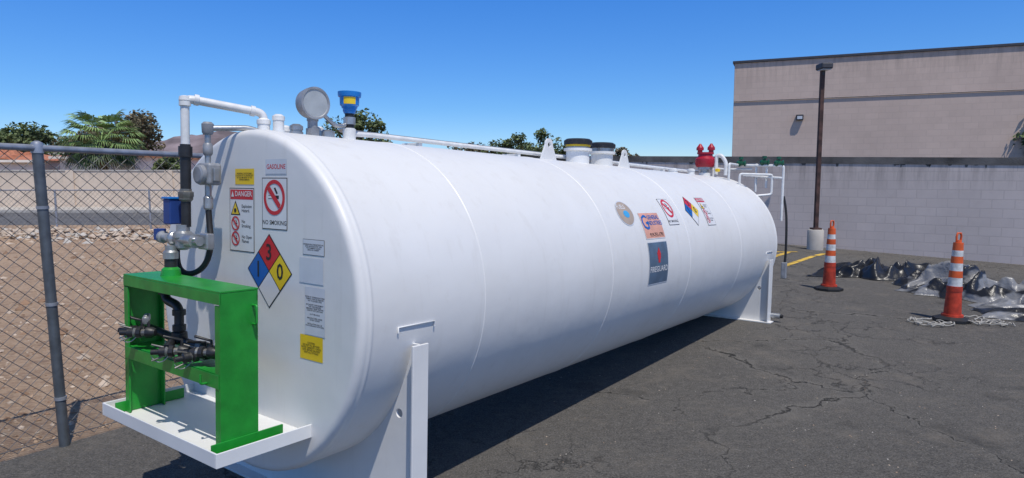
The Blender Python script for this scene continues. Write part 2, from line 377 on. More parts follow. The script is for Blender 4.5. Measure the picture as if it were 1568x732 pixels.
lathe('level_gauge',tank,(-.045,.385,1.0),(1,-.1,0),[(0,.05),(.01,.075),(.05,.082),(.075,.084),(.085,.084),(.085,.074),(.08,.07)],[GREYP,mat('gauge_glass',(.4,.42,.43),.15)],seg=40,mi=[0,0,0,0,0,0,1])
tube('gauge_conduit',tank,[(-.02,.45,.97),(-.02,.5,.93),(0,.53,.9),(0,.57,.9),(0,.6,.91)],.012,STEEL,smooth=True)
lathe('blue_riser',tank,(0,.63,.82),(0,0,1),[(0,.036),(.07,.036),(.07,.03),(.075,.03)],PIPEW)
lathe('fill_nipple',tank,(0,.63,.895),(0,0,1),[(0,.027),(.02,.027),(.02,.033),(.06,.033),(.06,.025),(.085,.025)],[BLACK,STEEL],mi=[0,1,1,1,0])
lathe('blue_vent',tank,(0,.63,.975),(0,0,1),[(0,.03),(.015,.036),(.03,.036),(.03,.042),(.04,.044),(.045,.052),(.09,.054),(.092,.062),(.105,.064),(.118,.064),(.12,.05)],BLUEP,seg=32)
V=[];Fc=[]
for i in range(9):
    an=rad(-75+i*9)
    for z,r_ in ((1.024,.0535),(1.062,.0548)): V.append((r_*math.cos(an),.63+r_*math.sin(an),z))
for i in range(8): Fc.append((2*i,2*i+2,2*i+3,2*i+1))
mk('vent_label',V,Fc,LYEL,tank)
tube('vapor_pipe',tank,[(-.04,.70,.87),(-.1,.9,.882),(-.12,6.0,.882)],.015,PIPEW,rad_el=.05)
tube('conduit',tank,[(0,.62,.9),(-.2,.72,.90),(-.235,6.6,.905)],.012,STEEL,rad_el=.05)
for t_ in (1.3,2.4,3.9,5.2): box('pipe_strap',tank,-.26,-.1,t_-.015,t_+.015,.78,.868,WHITE)
tube('white_pipe',tank,[(-.18,-.2,.74),(-.18,-.2,.965),(-.05,.13,.925),(-.05,.13,.82)],.02,PIPEW,rad_el=.035)
for q,d in (((-.18,-.2,.93),(0,0,1)),((-.165,-.163,.962),(.36,.91,-.1)),((-.065,.09,.93),(-.36,-.91,.1)),((-.05,.13,.88),(0,0,-1))):
    lathe('fitting',tank,q,d,[(0,.026),(.02,.026)],PIPEW)
lathe('elbow_ball',tank,(-.18,-.2,.945),(0,0,1),[(0,.02),(.01,.027),(.028,.024),(.033,.01)],PIPEW)
coupling('pipe_base',-.05,.13,.05,.03)
cyl('black_pipe_upper',tank,(-.18,-.2,.53),(-.18,-.2,.75),.024,BLACK)
lathe('black_coupler',tank,(-.18,-.2,.69),(0,0,1),[(0,.031),(.05,.031)],BLACK)
lathe('union',tank,(-.18,-.2,.48),(0,0,1),[(0,.024),(.01,.033),(.02,.033),(.025,.036),(.045,.036),(.05,.027),(.06,.027)],BRASSY,seg=8)
cyl('black_pipe_lower',tank,(-.18,-.2,.36),(-.18,-.2,.49),.022,BLACK)
lathe('valve_body',tank,(-.19,-.21,.25),(0,0,1),[(0,.02),(.01,.034),(.05,.036),(.06,.045),(.08,.045),(.09,.03),(.12,.03)],STEEL,seg=24)
lathe('valve_cross',tank,(-.29,-.22,.30),(1,0,0),[(0,.02),(.03,.036),(.05,.036),(.06,.025),(.16,.025),(.17,.034),(.23,.034),(.23,.022),(.27,.022)],STEEL,seg=20)
lathe('valve_end',tank,(-.36,-.24,.305),(1,0,0),[(0,.012),(.02,.03),(.045,.03),(.05,.02),(.09,.02)],GREYP,seg=16)
box('valve_cap_blue',tank,-.355,-.33,-.27,-.22,.29,.345,DBLUE)
box('valve_plate',tank,-.08,.0,-.2,-.16,.26,.335,STEEL,.006)
box('valve_plate2',tank,-.13,-.06,-.23,-.19,.28,.33,GREYP,.006)
for i in range(3): cyl('bolt',tank,(-.10+.03*i,-.25,.31),(-.10+.03*i,-.2,.31),.007,STEEL,8)
box('blue_solenoid',tank,-.30,-.235,-.25,-.19,.37,.49,DBLUE,.005); box('solenoid_cap',tank,-.305,-.23,-.255,-.185,.49,.5,BLUEP)
lathe('lower_neck',tank,(-.21,-.26,.13),(0,0,1),[(0,.045),(.03,.04),(.04,.028),(.08,.028),(.08,.034),(.11,.034),(.12,.025),(.14,.025)],[GREEN,BLACK,STEEL],mi=[0,0,1,1,2,2,2])
tube('grey_conduit_drop',tank,[(-.125,-.12,.66),(-.125,-.12,.83),(-.06,.06,.845),(-.03,.12,.82)],.014,STEEL,rad_el=.03)
lathe('conduit_body',tank,(-.125,-.12,.80),(0,0,1),[(0,.02),(.01,.026),(.05,.028),(.06,.018)],GREYP)
lathe('seal_off',tank,(-.125,-.12,.70),(0,0,1),[(0,.016),(.01,.022),(.05,.022),(.06,.016)],GREYP)
box('junction_box',tank,-.18,-.07,-.15,-.08,.56,.665,GREYP,.012); lathe('junction_cover',tank,(-.125,-.15,.61),(0,-1,0),[(0,.045),(.02,.045),(.025,.035)],GREYP,seg=28)
box('junction_ear',tank,-.07,-.055,-.13,-.1,.58,.64,STEEL)
lathe('seal_off_2',tank,(-.125,-.12,.44),(0,0,1),[(0,.014),(.01,.022),(.06,.022),(.07,.015),(.12,.015)],STEEL)
tube('flex_hose',tank,[(-.125,-.12,.46),(-.12,-.12,.38),(-.08,-.13,.28),(-.1,-.15,.17),(-.2,-.18,.12),(-.28,-.2,.16),(-.27,-.2,.25)],.014,RUBBER,smooth=True)
# ------------------------------------------------------------ tray + green frame
tf=-.45
tr=[(-.5,.5,tf+.008,.0,-.548,-.54),(-.5,.5,tf,tf+.008,-.56,-.5),(-.508,-.5,tf,-.0,-.56,-.5),(.5,.508,tf,-.0,-.56,-.5)]
boxes('drip_tray',tank,tr,WHITE,.002)
fs0,fs1,ft0,ft1,fw0,fw1=-.41,.43,-.385,-.215,-.538,.13
L=[(fs1-.008,fs1,ft0,ft1,fw0,fw1-.009),(fs0,fs0+.008,ft0,ft1,fw0,fw1-.009)]
for tA,tB in ((ft0,ft0+.008),(ft1-.008,ft1)):
    L+=[(fs1-.04,fs1-.0085,tA,tB,fw0,fw1-.06),(fs0+.0085,fs0+.04,tA,tB,fw0,fw1-.06)]
L+=[(fs0-.001,fs1+.001,ft0-.001,ft1+.001,fw1-.008,fw1)]
for tA,tB in ((ft0-.001,ft0+.007),(ft1-.007,ft1+.001)):
    L+=[(fs0+.0,fs1-.0,tA-.001,tB-.001,fw1-.055,fw1-.0085)]
L+=[(fs0+.0085,fs1-.0085,ft0+.0085,ft1-.0085,-.222,-.214)]
L+=[(fs0+.0085,fs1-.0085,ft0-.003,ft0-.0005,-.272,-.214),(fs0+.0085,fs1-.0085,ft1+.0005,ft1+.004,-.272,-.214)]
for sg,ss in ((1,fs1),(-1,fs0)):
    q=sorted((ss+sg*.001,ss+sg*.009)); L+=[(q[0],q[1],-.43,-.10,fw0,fw0+.05)]
    q=sorted((ss+sg*.0095,ss+sg*.055)); L+=[(q[0],q[1],-.43,-.10,fw0,fw0+.008)]
boxes('green_stand',tank,L,GREEN,.0015)
tube('stand_handle',tank,[(fs1,-.24,.06),(fs1+.03,-.24,.06),(fs1+.03,-.24,-.02),(fs1,-.24,-.02)],.005,GREEN,rad_el=.01)
tube('shelf_hook',tank,[(.33,ft0-.003,-.26),(.33,ft0-.03,-.26),(.33,ft0-.03,-.22)],.005,GREEN,rad_el=.01)
def pipe(n,pts,r=.021,m=BLACK,**k_): return tube(n,tank,pts,r,m,**k_)
pipe('down_pipe',[(-.21,-.29,.13),(-.21,-.29,.02),(-.08,-.29,-.0),(-.08,-.29,-.14)],rad_el=.04)
for q in ((-.21,-.29,.045),(-.08,-.29,-.04),(-.08,-.29,-.11)):
    lathe('pipe_collar',tank,q,(0,0,1),[(0,.029),(.025,.029)],BLACK)
lathe('tee',tank,(-.08,-.29,-.17),(0,0,1),[(0,.034),(.02,.036),(.05,.034),(.055,.028)],BLACK)
pipe('manifold',[(-.34,-.3,-.135),(.0,-.29,-.16),(.33,-.29,-.165)],.02)
pipe('manifold2',[(-.1,-.31,-.16),(.02,-.4,-.165)],.019)
def hosevalve(q,d,n):
    q=Vector(q); d=Vector(d).normalized()
    lathe(n+'_body',tank,q,d,[(0,.018),(.015,.026),(.04,.026),(.045,.016),(.06,.016),(.062,.026),(.08,.026),(.085,.015)],[BLACK,BRASSY],seg=10,mi=[0,0,1,1,0,0,0])
    e=q+d*.085; lathe(n+'_coupler',tank,e,d,[(0,.014),(.008,.022),(.035,.022),(.04,.013),(.07,.013)],[BLACK,STEEL],seg=16,mi=[1,0,0,0])
    tube(n+'_lever',tank,[q+d*.03+Vector((0,0,.025)),q+d*.03+Vector((0,0,.05)),q+d*.11+Vector((.01,0,.07))],.0065,BLACK)
    for sg in (-1,1): tube(n+'_cam',tank,[e+d*.02+Vector((0,0,.02*sg)),e+d*.05+Vector((0,-.02,.036*sg))],.004,BRASSY)
    tube(n+'_chain',tank,[e+Vector((0,0,-.02)),e+d*.03+Vector((0,-.01,-.07)),e+d*.07+Vector((0,0,-.02))],.0022,STEEL,smooth=True)
hosevalve((-.30,-.33,-.14),(-1,-.45,-.03),'valve_a'); hosevalve((-.2,-.34,-.13),(-.8,-.75,0),'valve_b')
hosevalve((.22,-.3,-.165),(-.15,-1,-.05),'valve_c'); hosevalve((.3,-.32,-.15),(-.9,-.5,-.03),'valve_d'); hosevalve((.1,-.34,-.17),(-.7,-.7,-.02),'valve_e')
lathe('manifold_joint',tank,(.1,-.29,-.163),(1,0,0),[(0,.03),(.04,.032),(.05,.026),(.13,.026),(.14,.033),(.17,.033)],[BRASSY,BLACK],seg=8,mi=[0,1,1,0,0])
for i in range(3): lathe('knob',tank,(-.3+.035*i,-.33-.02*i,-.09),(0,0,1),[(0,.01),(.01,.015),(.03,.015),(.035,.01)],STEEL,seg=8)
# ------------------------------------------------------------ far end rack
RK_=[('fr1',[(.05,6.35,.82),(.05,6.35,.93),(.1,6.4,.93),(.1,6.62,.93),(.45,6.62,.93)]),
 ('fr2',[(.3,6.2,.76),(.3,6.2,.98),(.3,6.6,.98),(.83,6.6,.97),(.83,6.6,.3)]),
 ('fr3',[(.5,6.62,.65),(.5,6.62,1.0)]),('fr4',[(.35,6.6,.85),(.83,6.6,.82)]),('fr5',[(.62,6.64,.7),(.62,6.64,1.02)]),('fr6',[(.4,6.3,.72),(.4,6.3,.86),(.7,6.6,.86),(.7,6.6,.62),(.55,6.5,.6)])]
for n,pts in RK_: tube('far_'+n,tank,pts,.015,PIPEW,rad_el=.03)
tube('far_hose',tank,[(.84,6.62,.6),(.88,6.62,.45),(.9,6.6,.1),(.9,6.6,-.2),(.88,6.6,-.32)],.014,RUBBER,smooth=True)
box('far_nozzle',tank,.86,.92,6.57,6.63,-.4,-.2,GREYP,.01)
for s_,t_,w_ in ((.33,6.55,1.0),(.6,6.6,1.01),(.77,6.6,1.0)):
    lathe('green_valve',tank,(s_-.05,t_,w_),(1,0,0),[(0,.025),(.02,.04),(.04,.04),(.05,.025),(.09,.025),(.1,.04),(.11,.025)],GREEND,seg=14); cyl('green_stem',tank,(s_,t_,w_),(s_,t_,w_+.06),.016,GREEND); lathe('green_cap',tank,(s_,t_,w_+.05),(0,0,1),[(0,.028),(.03,.028)],GREEND,seg=12)
lathe('red_base',tank,(.0,6.2,.82),(0,0,1),[(0,.07),(.05,.07),(.05,.05),(.09,.05),(.09,.085),(.12,.085)],[PIPEW,STEEL],seg=24,mi=[0,0,1,1,1])
lathe('red_body',tank,(.0,6.2,.94),(0,0,1),[(0,.1),(.03,.12),(.1,.12),(.13,.09),(.16,.085),(.16,.1),(.18,.1)],REDP,seg=24)
for dx in (-.07,.07):
    lathe('red_cap',tank,(dx,6.2,1.1),(0,0,1),[(0,.03),(.05,.03),(.05,.045),(.08,.045),(.1,.03),(.13,.01)],REDP,seg=14)
tube('red_pipe',tank,[(.14,6.2,.85),(.14,6.2,1.08),(.2,6.2,1.08),(.26,6.2,1.0),(.26,6.2,.84)],.024,PIPEW,rad_el=.05)
cyl('yellow_tag',tank,(.16,6.15,.9),(.2,6.13,.9),.02,LYEL)
# ------------------------------------------------------------ decals
def textbm(bm,s,x,y,size,z,mi,align='CENTER',sx_=1.0):
    cu=bpy.data.curves.new('tx','FONT'); cu.body=s; cu.size=size; cu.align_x=align; cu.align_y='CENTER'; cu.resolution_u=2; cu.space_line=.95; cu.offset=size*.012
    o=bpy.data.objects.new('tx',cu); sc.collection.objects.link(o); bpy.context.view_layer.update()
    me=bpy.data.meshes.new_from_object(o.evaluated_get(bpy.context.evaluated_depsgraph_get()))
    n0=len(bm.verts); nf=len(bm.faces); bm.from_mesh(me); bm.verts.ensure_lookup_table(); bm.faces.ensure_lookup_table()
    for v in bm.verts[n0:]: v.co=Vector((x+v.co.x*sx_,y+v.co.y,z))
    for f_ in bm.faces[nf:]: f_.material_index=mi
    bpy.data.objects.remove(o); bpy.data.curves.remove(cu); bpy.data.meshes.remove(me)
def decal(n,mapf,shapes,mats,curved):
    bm=bmesh.new()
    for sh in shapes:
        if sh[0]=='p':
            f_=bm.faces.new([bm.verts.new((x,y,sh[2])) for x,y in sh[1]]); f_.material_index=sh[3]
        elif sh[0]=='r':
            x0,y0,x1,y1=sh[1]; f_=bm.faces.new([bm.verts.new((x,y,sh[2])) for x,y in ((x0,y0),(x1,y0),(x1,y1),(x0,y1))]); f_.material_index=sh[3]
        elif sh[0]=='ring':
            (cx,cy,r0,r1),K=sh[1],32; sx_=sh[4] if len(sh)>4 else 1
            if r0==0:
                f_=bm.faces.new([bm.verts.new((cx+sx_*r1*math.cos(2*math.pi*i/K),cy+r1*math.sin(2*math.pi*i/K),sh[2])) for i in range(K)]); f_.material_index=sh[3]
            else:
                A=[bm.verts.new((cx+r0*math.cos(2*math.pi*i/K),cy+r0*math.sin(2*math.pi*i/K),sh[2])) for i in range(K)]
                B=[bm.verts.new((cx+r1*math.cos(2*math.pi*i/K),cy+r1*math.sin(2*math.pi*i/K),sh[2])) for i in range(K)]
                for i in range(K):
                    f_=bm.faces.new((A[i],B[i],B[(i+1)%K],A[(i+1)%K])); f_.material_index=sh[3]
        elif sh[0]=='t':
            textbm(bm,sh[1],sh[4],sh[5],sh[6],sh[2],sh[3],sh[7] if len(sh)>7 else 'CENTER')
    if curved:
        ys=[v.co.y for v in bm.verts]; y=min(ys)
        while y<max(ys):
            y+=.02; bmesh.ops.bisect_plane(bm,geom=bm.verts[:]+bm.edges[:]+bm.faces[:],plane_co=(0,y,0),plane_no=(0,1,0))
    for v in bm.verts: v.co=mapf(v.co.x,v.co.y,v.co.z)
    me=bpy.data.meshes.new(n); bm.to_mesh(me); bm.free()
    for q in mats: me.materials.append(q)
    o=bpy.data.objects.new(n,me); sc.collection.objects.link(o); o.parent=tank; return o
def facemap(s,w): return lambda x,y,z: Vector((s+x,-.0015-z,w+y))
def sidemap(t0,th): 
    def f_(x,y,z):
        an=rad(th)-y/R; r_=R+.0025+z; return Vector((r_*math.sin(an),t0+x,r_*math.cos(an)))
    return f_
DM=[LWHITE,LRED,LBLK,LYEL,LBLUE,LGREY,LNAVY,LORG,LTAN,LCY]
z1,z2,z3,z4=.0,.001,.002,.003
def cig(cx,cy,s):
    return [('r',(cx-s*.6,cy-s*.08,cx+s*.45,cy+s*.12),z2,2),('r',(cx-s*.58,cy-s*.05,cx-s*.1,cy+s*.09),z3,0),('p',[(cx+s*.2,cy+s*.2),(cx+s*.35,cy+s*.25),(cx+s*.1,cy+s*.6),(cx-s*.05,cy+s*.55)],z2,2)]
def prohib(cx,cy,r):
    d=r*.72; w_=r*.11
    return [('ring',(cx,cy,r*.78,r),z3,1),('p',[(cx-d*.72-w_,cy+d*.72-w_),(cx+d*.72-w_,cy-d*.72-w_),(cx+d*.72+w_,cy-d*.72+w_),(cx-d*.72+w_,cy+d*.72+w_)],z3+.0005,1)]
def border(w_,h,bw,mi,col):
    return [('r',(-w_/2,-h/2,w_/2,h/2),z1,mi),('r',(-w_/2+bw,-h/2+bw,w_/2-bw,h/2-bw),z1+.0005,col)]
decal('gasoline_label',facemap(.245,.65),border(.165,.07,.003,5,5)+[('t','GASOLINE',z2,1,0,0,.031)],DM,False)
def nosmoking(w_,h): return border(w_,h,.004,2,0)+prohib(0,h*.12,w_*.42)+cig(0,h*.12,w_*.4)+[('t','NO SMOKING',z2,2,0,-h*.37,w_*.15)]
decal('no_smoking_sign',facemap(.233,.48),nosmoking(.195,.24),DM,False)
def danger(w_,h):
    L=border(w_,h,.004,2,0)+[('r',(-w_/2+.008,h*.32,w_/2-.008,h/2-.008),z2,1),('p',[(-w_*.42,h*.36),(-w_*.3,h*.36),(-w_*.36,h*.45)],z3,0),('t','DANGER',z3,0,w_*.08,h*.405,w_*.17)]
    for i,tx in enumerate(('Explosion\nHazard.','No\nSmoking','No Open\nFlames')):
        y=h*(.18-.24*i)
        if i==0: L+=[('p',[(-w_*.45,y-w_*.16),(-w_*.05,y-w_*.16),(-w_*.25,y+w_*.18)],z2,2),('p',[(-w_*.40,y-w_*.135),(-w_*.10,y-w_*.135),(-w_*.25,y+w_*.13)],z3,3),('ring',(-w_*.25,y-w_*.05,0,w_*.05),z4,2)]
        else: L+=prohib(-w_*.25,y,w_*.17)+cig(-w_*.25,y,w_*.15)
        L+=[('t',tx,z2,2,w_*.0,y,w_*.105,'LEFT')]
    return L
decal('danger_sign',facemap(-.035,.395),danger(.21,.31),DM,False)
decal('yellow_notice',facemap(-.01,.605),[('r',(-.08,-.038,.08,.038),z1,3)]+[('t','WARNING: THIS FUEL MAY\nCONTAIN UP TO TEN PERCENT\nBY VOLUME REFER TO THE\nOWNERS MANUAL',z2,2,0,.0,.0105)],DM,False)
def nfpa(h,nums,curv=False):
    g=h*.02; q=h/2; L=[('p',[(-h-.004,0),(0,-h-.004),(h+.004,0),(0,h+.004)],z1,2),]
    for (cx,cy,mi,tx,tm) in ((0,q,1,nums[0],2),(-q,0,4,nums[1],2),(q,0,3,nums[2],2),(0,-q,0,'',2)):
        r_=q-g; L.append(('p',[(cx-r_,cy),(cx,cy-r_),(cx+r_,cy),(cx,cy+r_)],z2,mi))
        if tx: L.append(('t',tx,z3,tm,cx,cy,h*.62))
    return L
decal('hazard_diamond',facemap(.19,.163),nfpa(.172,('3','1','0')),DM,False)
tiny='UNDERWRITERS LABORATORIES INC.\nLISTED ABOVEGROUND TANK\nFOR FLAMMABLE LIQUIDS\nSERIAL NO. 104-88231'
decal('ul_plate',facemap(.52,.295),border(.15,.07,.002,2,5)+[('t',tiny,z2,2,0,0,.0085)],DM,False)
decal('blank_plate',facemap(.505,.19),border(.17,.115,.0015,0,5),DM,False)
tiny2='\n'.join(['TESTED BY THE MANUFACTURER','PRIMARY TANK AIR PRESSURE','NOT TO EXCEED 5 PSIG','','SECONDARY CONTAINMENT','THIS TANK REQUIRES','EMERGENCY RELIEF VENTING','CAPACITY NOT LESS THAN','','CU FT PER HOUR','','MANUFACTURED UNDER','PATENT LICENSE','','INSTALLATION SHALL BE','IN ACCORDANCE WITH CODE'])
decal('test_plate',facemap(.53,.01),border(.14,.215,.0015,5,5)+[('t',tiny2,z2,2,0,0,.009)],DM,False)
decal('yellow_plate',facemap(.505,-.155),[('r',(-.08,-.055,.08,.055),z1,3)]+[('t','CAUTION\nDO NOT FILL BEYOND\nRATED CAPACITY. CHECK\nLEVEL BEFORE DELIVERY\nVENT ALL FITTINGS',z2,2,0,.0,.0115)],DM,False)
decal('oval_label',sidemap(2.62,59),[('ring',(0,0,0,.105),z1,5,1.2),('ring',(0,0,0,.097),z2,8,1.2),('ring',(.01,-.01,0,.03),z3,9,1.5),('t','FUELS',z3,0,-.03,.05,.05)],DM,True)
decal('company_label',sidemap(3.0,66.5),border(.36,.22,.006,0,7)+[('t','G',z3,4,-.115,.02,.17),('t','GENERAL\nINDUSTRIES',z3,4,.055,.04,.05),('t','919-751-1791',z3,2,.03,-.08,.045)],DM,True)
decal('brand_label',sidemap(3.0,87),border(.36,.33,.006,5,6)+[('t','FIREGUARD',z3,0,0,-.05,.062),('p',[(-.02,.03),(.03,.03),(.035,.07),(.005,.12),(-.03,.075)],z3,1),('p',[(-.015,-.0),(.02,-.0),(.02,.03),(-.015,.03)],z3,1)],DM,True)
decal('no_smoking_label',sidemap(3.44,58.5),nosmoking(.21,.25),DM,True)
decal('hazard_label',sidemap(3.97,58),nfpa(.15,('3','1','0')),DM,True)
decal('danger_label',sidemap(4.33,58.5),danger(.21,.3),DM,True)
# ------------------------------------------------------------ right side setting
def wallmat(n,c,dk=.9,stain=None,topz=2.2):
    m,t,p,pos=newm(n,.9)
    g=N(t,'ShaderNodeTexCoord'); br=N(t,'ShaderNodeTexBrick'); br.inputs['Scale'].default_value=1; br.inputs['Brick Width'].default_value=.4; br.inputs['Row Height'].default_value=.2; br.inputs['Mortar Size'].default_value=.01
    br.inputs['Color1'].default_value=(1,1,1,1); br.inputs['Color2'].default_value=(.94,.94,.94,1); br.inputs['Mortar'].default_value=(dk,dk,dk,1)
    sp_=N(t,'ShaderNodeSeparateXYZ'); t.links.new(g.outputs['Object'],sp_.inputs[0]); cb=N(t,'ShaderNodeCombineXYZ'); t.links.new(sp_.outputs[0],cb.inputs[0]); t.links.new(sp_.outputs[2],cb.inputs[1]); t.links.new(cb.outputs[0],br.inputs['Vector'])
    base=mixc(t,rng(t,nz(t,pos,.5,6,.6),.35,.65),tuple(x*.86 for x in c),c)
    base=mixc(t,mth(t,'MULTIPLY',rng(t,nz(t,pos,3,7,.75),.5,.72),.25),base,tuple(x*.7 for x in c))
    m2=N(t,'ShaderNodeMix',data_type='RGBA',blend_type='MULTIPLY'); m2.inputs[0].default_value=1; t.links.new(base,m2.inputs[6]); t.links.new(br.outputs[0],m2.inputs[7]); col=m2.outputs[2]
    if stain:
        mp=N(t,'ShaderNodeMapping'); mp.inputs['Scale'].default_value=(3,3,.35); t.links.new(g.outputs['Object'],mp.inputs[0])
        dr=rng(t,nz(t,mp.outputs[0],1.6,6,.7),.45,.7); hz=rng(t,sp_.outputs[2],topz-.9,topz-.1); fac=mth(t,'MULTIPLY',dr,hz); col=mixc(t,mth(t,'MULTIPLY',fac,stain),col,(.12,.1,.09))
    t.links.new(col,p.inputs['Base Color'])
    bp=N(t,'ShaderNodeBump'); bp.inputs['Strength'].default_value=.4; bp.inputs['Distance'].default_value=.012; t.links.new(br.outputs[0],bp.inputs['Height']); t.links.new(bp.outputs[0],p.inputs['Normal'])
    return m
WALLM=wallmat('block_wall_paint',(.66,.565,.515),.86,.7,2.15); BLDM=wallmat('building_block_paint',(.64,.50,.42),.9,.4,5.6)
DARKB=mat('dark_coping',(.12,.112,.105),.8,var=.35,scale=1.5,bump=.3); TRIM=mat('dark_trim',(.05,.05,.06),.6)
wd=Vector((.815,-.579,0)); wn_=Vector((.579,.815,0))
mw=Matrix.Translation((5.8,17.5,0))@Matrix(((wd.x,wn_.x,0),(wd.y,wn_.y,0),(0,0,1))).to_4x4()
bw=empty('block_wall',mw)
def slant(n,par,x0,x1,y0,y1,zb0,zb1,zt0,zt1,m):
    V=[(x0,y0,zb0),(x1,y0,zb1),(x1,y1,zb1),(x0,y1,zb0),(x0,y0,zt0),(x1,y0,zt1),(x1,y1,zt1),(x0,y1,zt0)]
    return mk(n,V,[(0,3,2,1),(4,5,6,7),(0,1,5,4),(1,2,6,5),(2,3,7,6),(3,0,4,7)],m,par)
top=lambda s: 2.19-.021*s
slant('wall_body',bw,-7,14,0,.2,-.8,-.8,top(-7)-.13,top(14)-.13,WALLM)
slant('coping',bw,-7.05,14,-.015,.215,top(-7)-.13,top(14)-.13,top(-7)+.03,top(14)+.03,DARKB)
V=[];Fc=[]
for i in range(90):
    x=random.uniform(-6.9,13.5); w_=random.uniform(.03,.12); h=random.uniform(.01,.07); z=top(x)-.13; o=len(V)
    V+=[(x,-.004,z),(x+w_,-.004,z),(x+w_*.8,-.004,z-h),(x+w_*.2,-.004,z-h)]; Fc.append((o,o+3,o+2,o+1))
mk('drips',V,Fc,DARKB,bw)
box('kerb',bw,3.5,14,-.35,-.18,-.6,-.2,mat('dark_pipe',(.05,.05,.055),.7),.04)
bd=Vector((.92,-.39,0)).normalized(); bn=Vector((-bd.y,bd.x,0))
mb=Matrix.Translation((7.94,24,0))@Matrix(((bd.x,bn.x,0),(bd.y,bn.y,0),(0,0,1))).to_4x4()
bl=empty('commercial_building',mb)
box('walls',bl,0,30,0,20,-1,5.70,BLDM,.01)
box('roof_trim',bl,-.06,30.06,-.06,20.06,5.7,5.78,TRIM,.005)
tube('wall_conduit',bl,[(0.02,-.03,4.36),(30,-.03,4.36)],.02,mat('conduit_grey',(.26,.22,.21),.6))
for xx in (9.0,18.): tube('downspout',bl,[(xx,-.05,4.36),(xx,-.05,0)],.03,MATS['conduit_grey'])
box('wall_light',bl,2.08,2.32,-.16,0,3.63,3.82,TRIM,.02); box('wall_light_lens',bl,2.12,2.28,-.175,-.16,3.66,3.76,LGREY,.005)
lp=empty('parking_lot_light_pole',Matrix.Translation((7.16,15.5,gz(7.16))))
lathe('concrete_base',lp,(0,0,-.05),(0,0,1),[(0,.18),(.5,.18),(.53,.16)],CONC,seg=28)
RUST=mat('rusted_steel',(.075,.036,.028),.7,var=.3,scale=6)
box('pole',lp,-.045,.045,-.045,.045,.45,4.2,RUST,.008); box('foot',lp,-.1,.1,-.1,.1,.48,.52,RUST)
boxes('lamp_head',lp,[(-.13,.13,-.25,.1,4.16,4.3)],TRIM,.03); box('lamp_lens',lp,-.1,.1,-.22,.06,4.145,4.16,LGREY)
box('lamp_bracket',lp,-.03,.03,-.05,.05,4.05,4.16,TRIM)
# ------------------------------------------------------------ cones
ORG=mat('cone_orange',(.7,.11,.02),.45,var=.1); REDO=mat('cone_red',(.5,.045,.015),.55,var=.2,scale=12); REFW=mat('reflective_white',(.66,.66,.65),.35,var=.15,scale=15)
def cone(x,y,rot,lean=0):
    c=empty('traffic_cone',Matrix.Translation((x,y,gz(x)))@Matrix.Rotation(rot,4,'Z')@Matrix.Rotation(lean,4,'Y'))
    lathe('rubber_base',c,(0,0,.0),(0,0,1),[(0.004,.2),(.035,.2),(.06,.13),(.065,.08)],RUBBER,seg=8,smooth=False)
    H=1.04; rr=lambda h: .095-.048*h/H
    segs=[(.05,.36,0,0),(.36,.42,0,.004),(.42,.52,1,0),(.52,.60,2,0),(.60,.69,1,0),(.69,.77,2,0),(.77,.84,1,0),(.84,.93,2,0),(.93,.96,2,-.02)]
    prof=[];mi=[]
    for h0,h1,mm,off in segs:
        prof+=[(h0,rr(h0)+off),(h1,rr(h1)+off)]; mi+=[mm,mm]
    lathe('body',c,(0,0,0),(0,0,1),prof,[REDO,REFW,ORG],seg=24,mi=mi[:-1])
    tube('handle',c,[(-.025,0,.95),(-.03,0,1.0),(-.02,0,1.04),(.02,0,1.04),(.03,0,1.0),(.025,0,.95)],.012,ORG)
    lathe('collar',c,(0,0,.055),(0,0,1),[(0,.115),(.03,.112)],REDO,seg=24)
cone(4.76,9.80,.3,.01); cone(5.19,7.66,.1,.025)
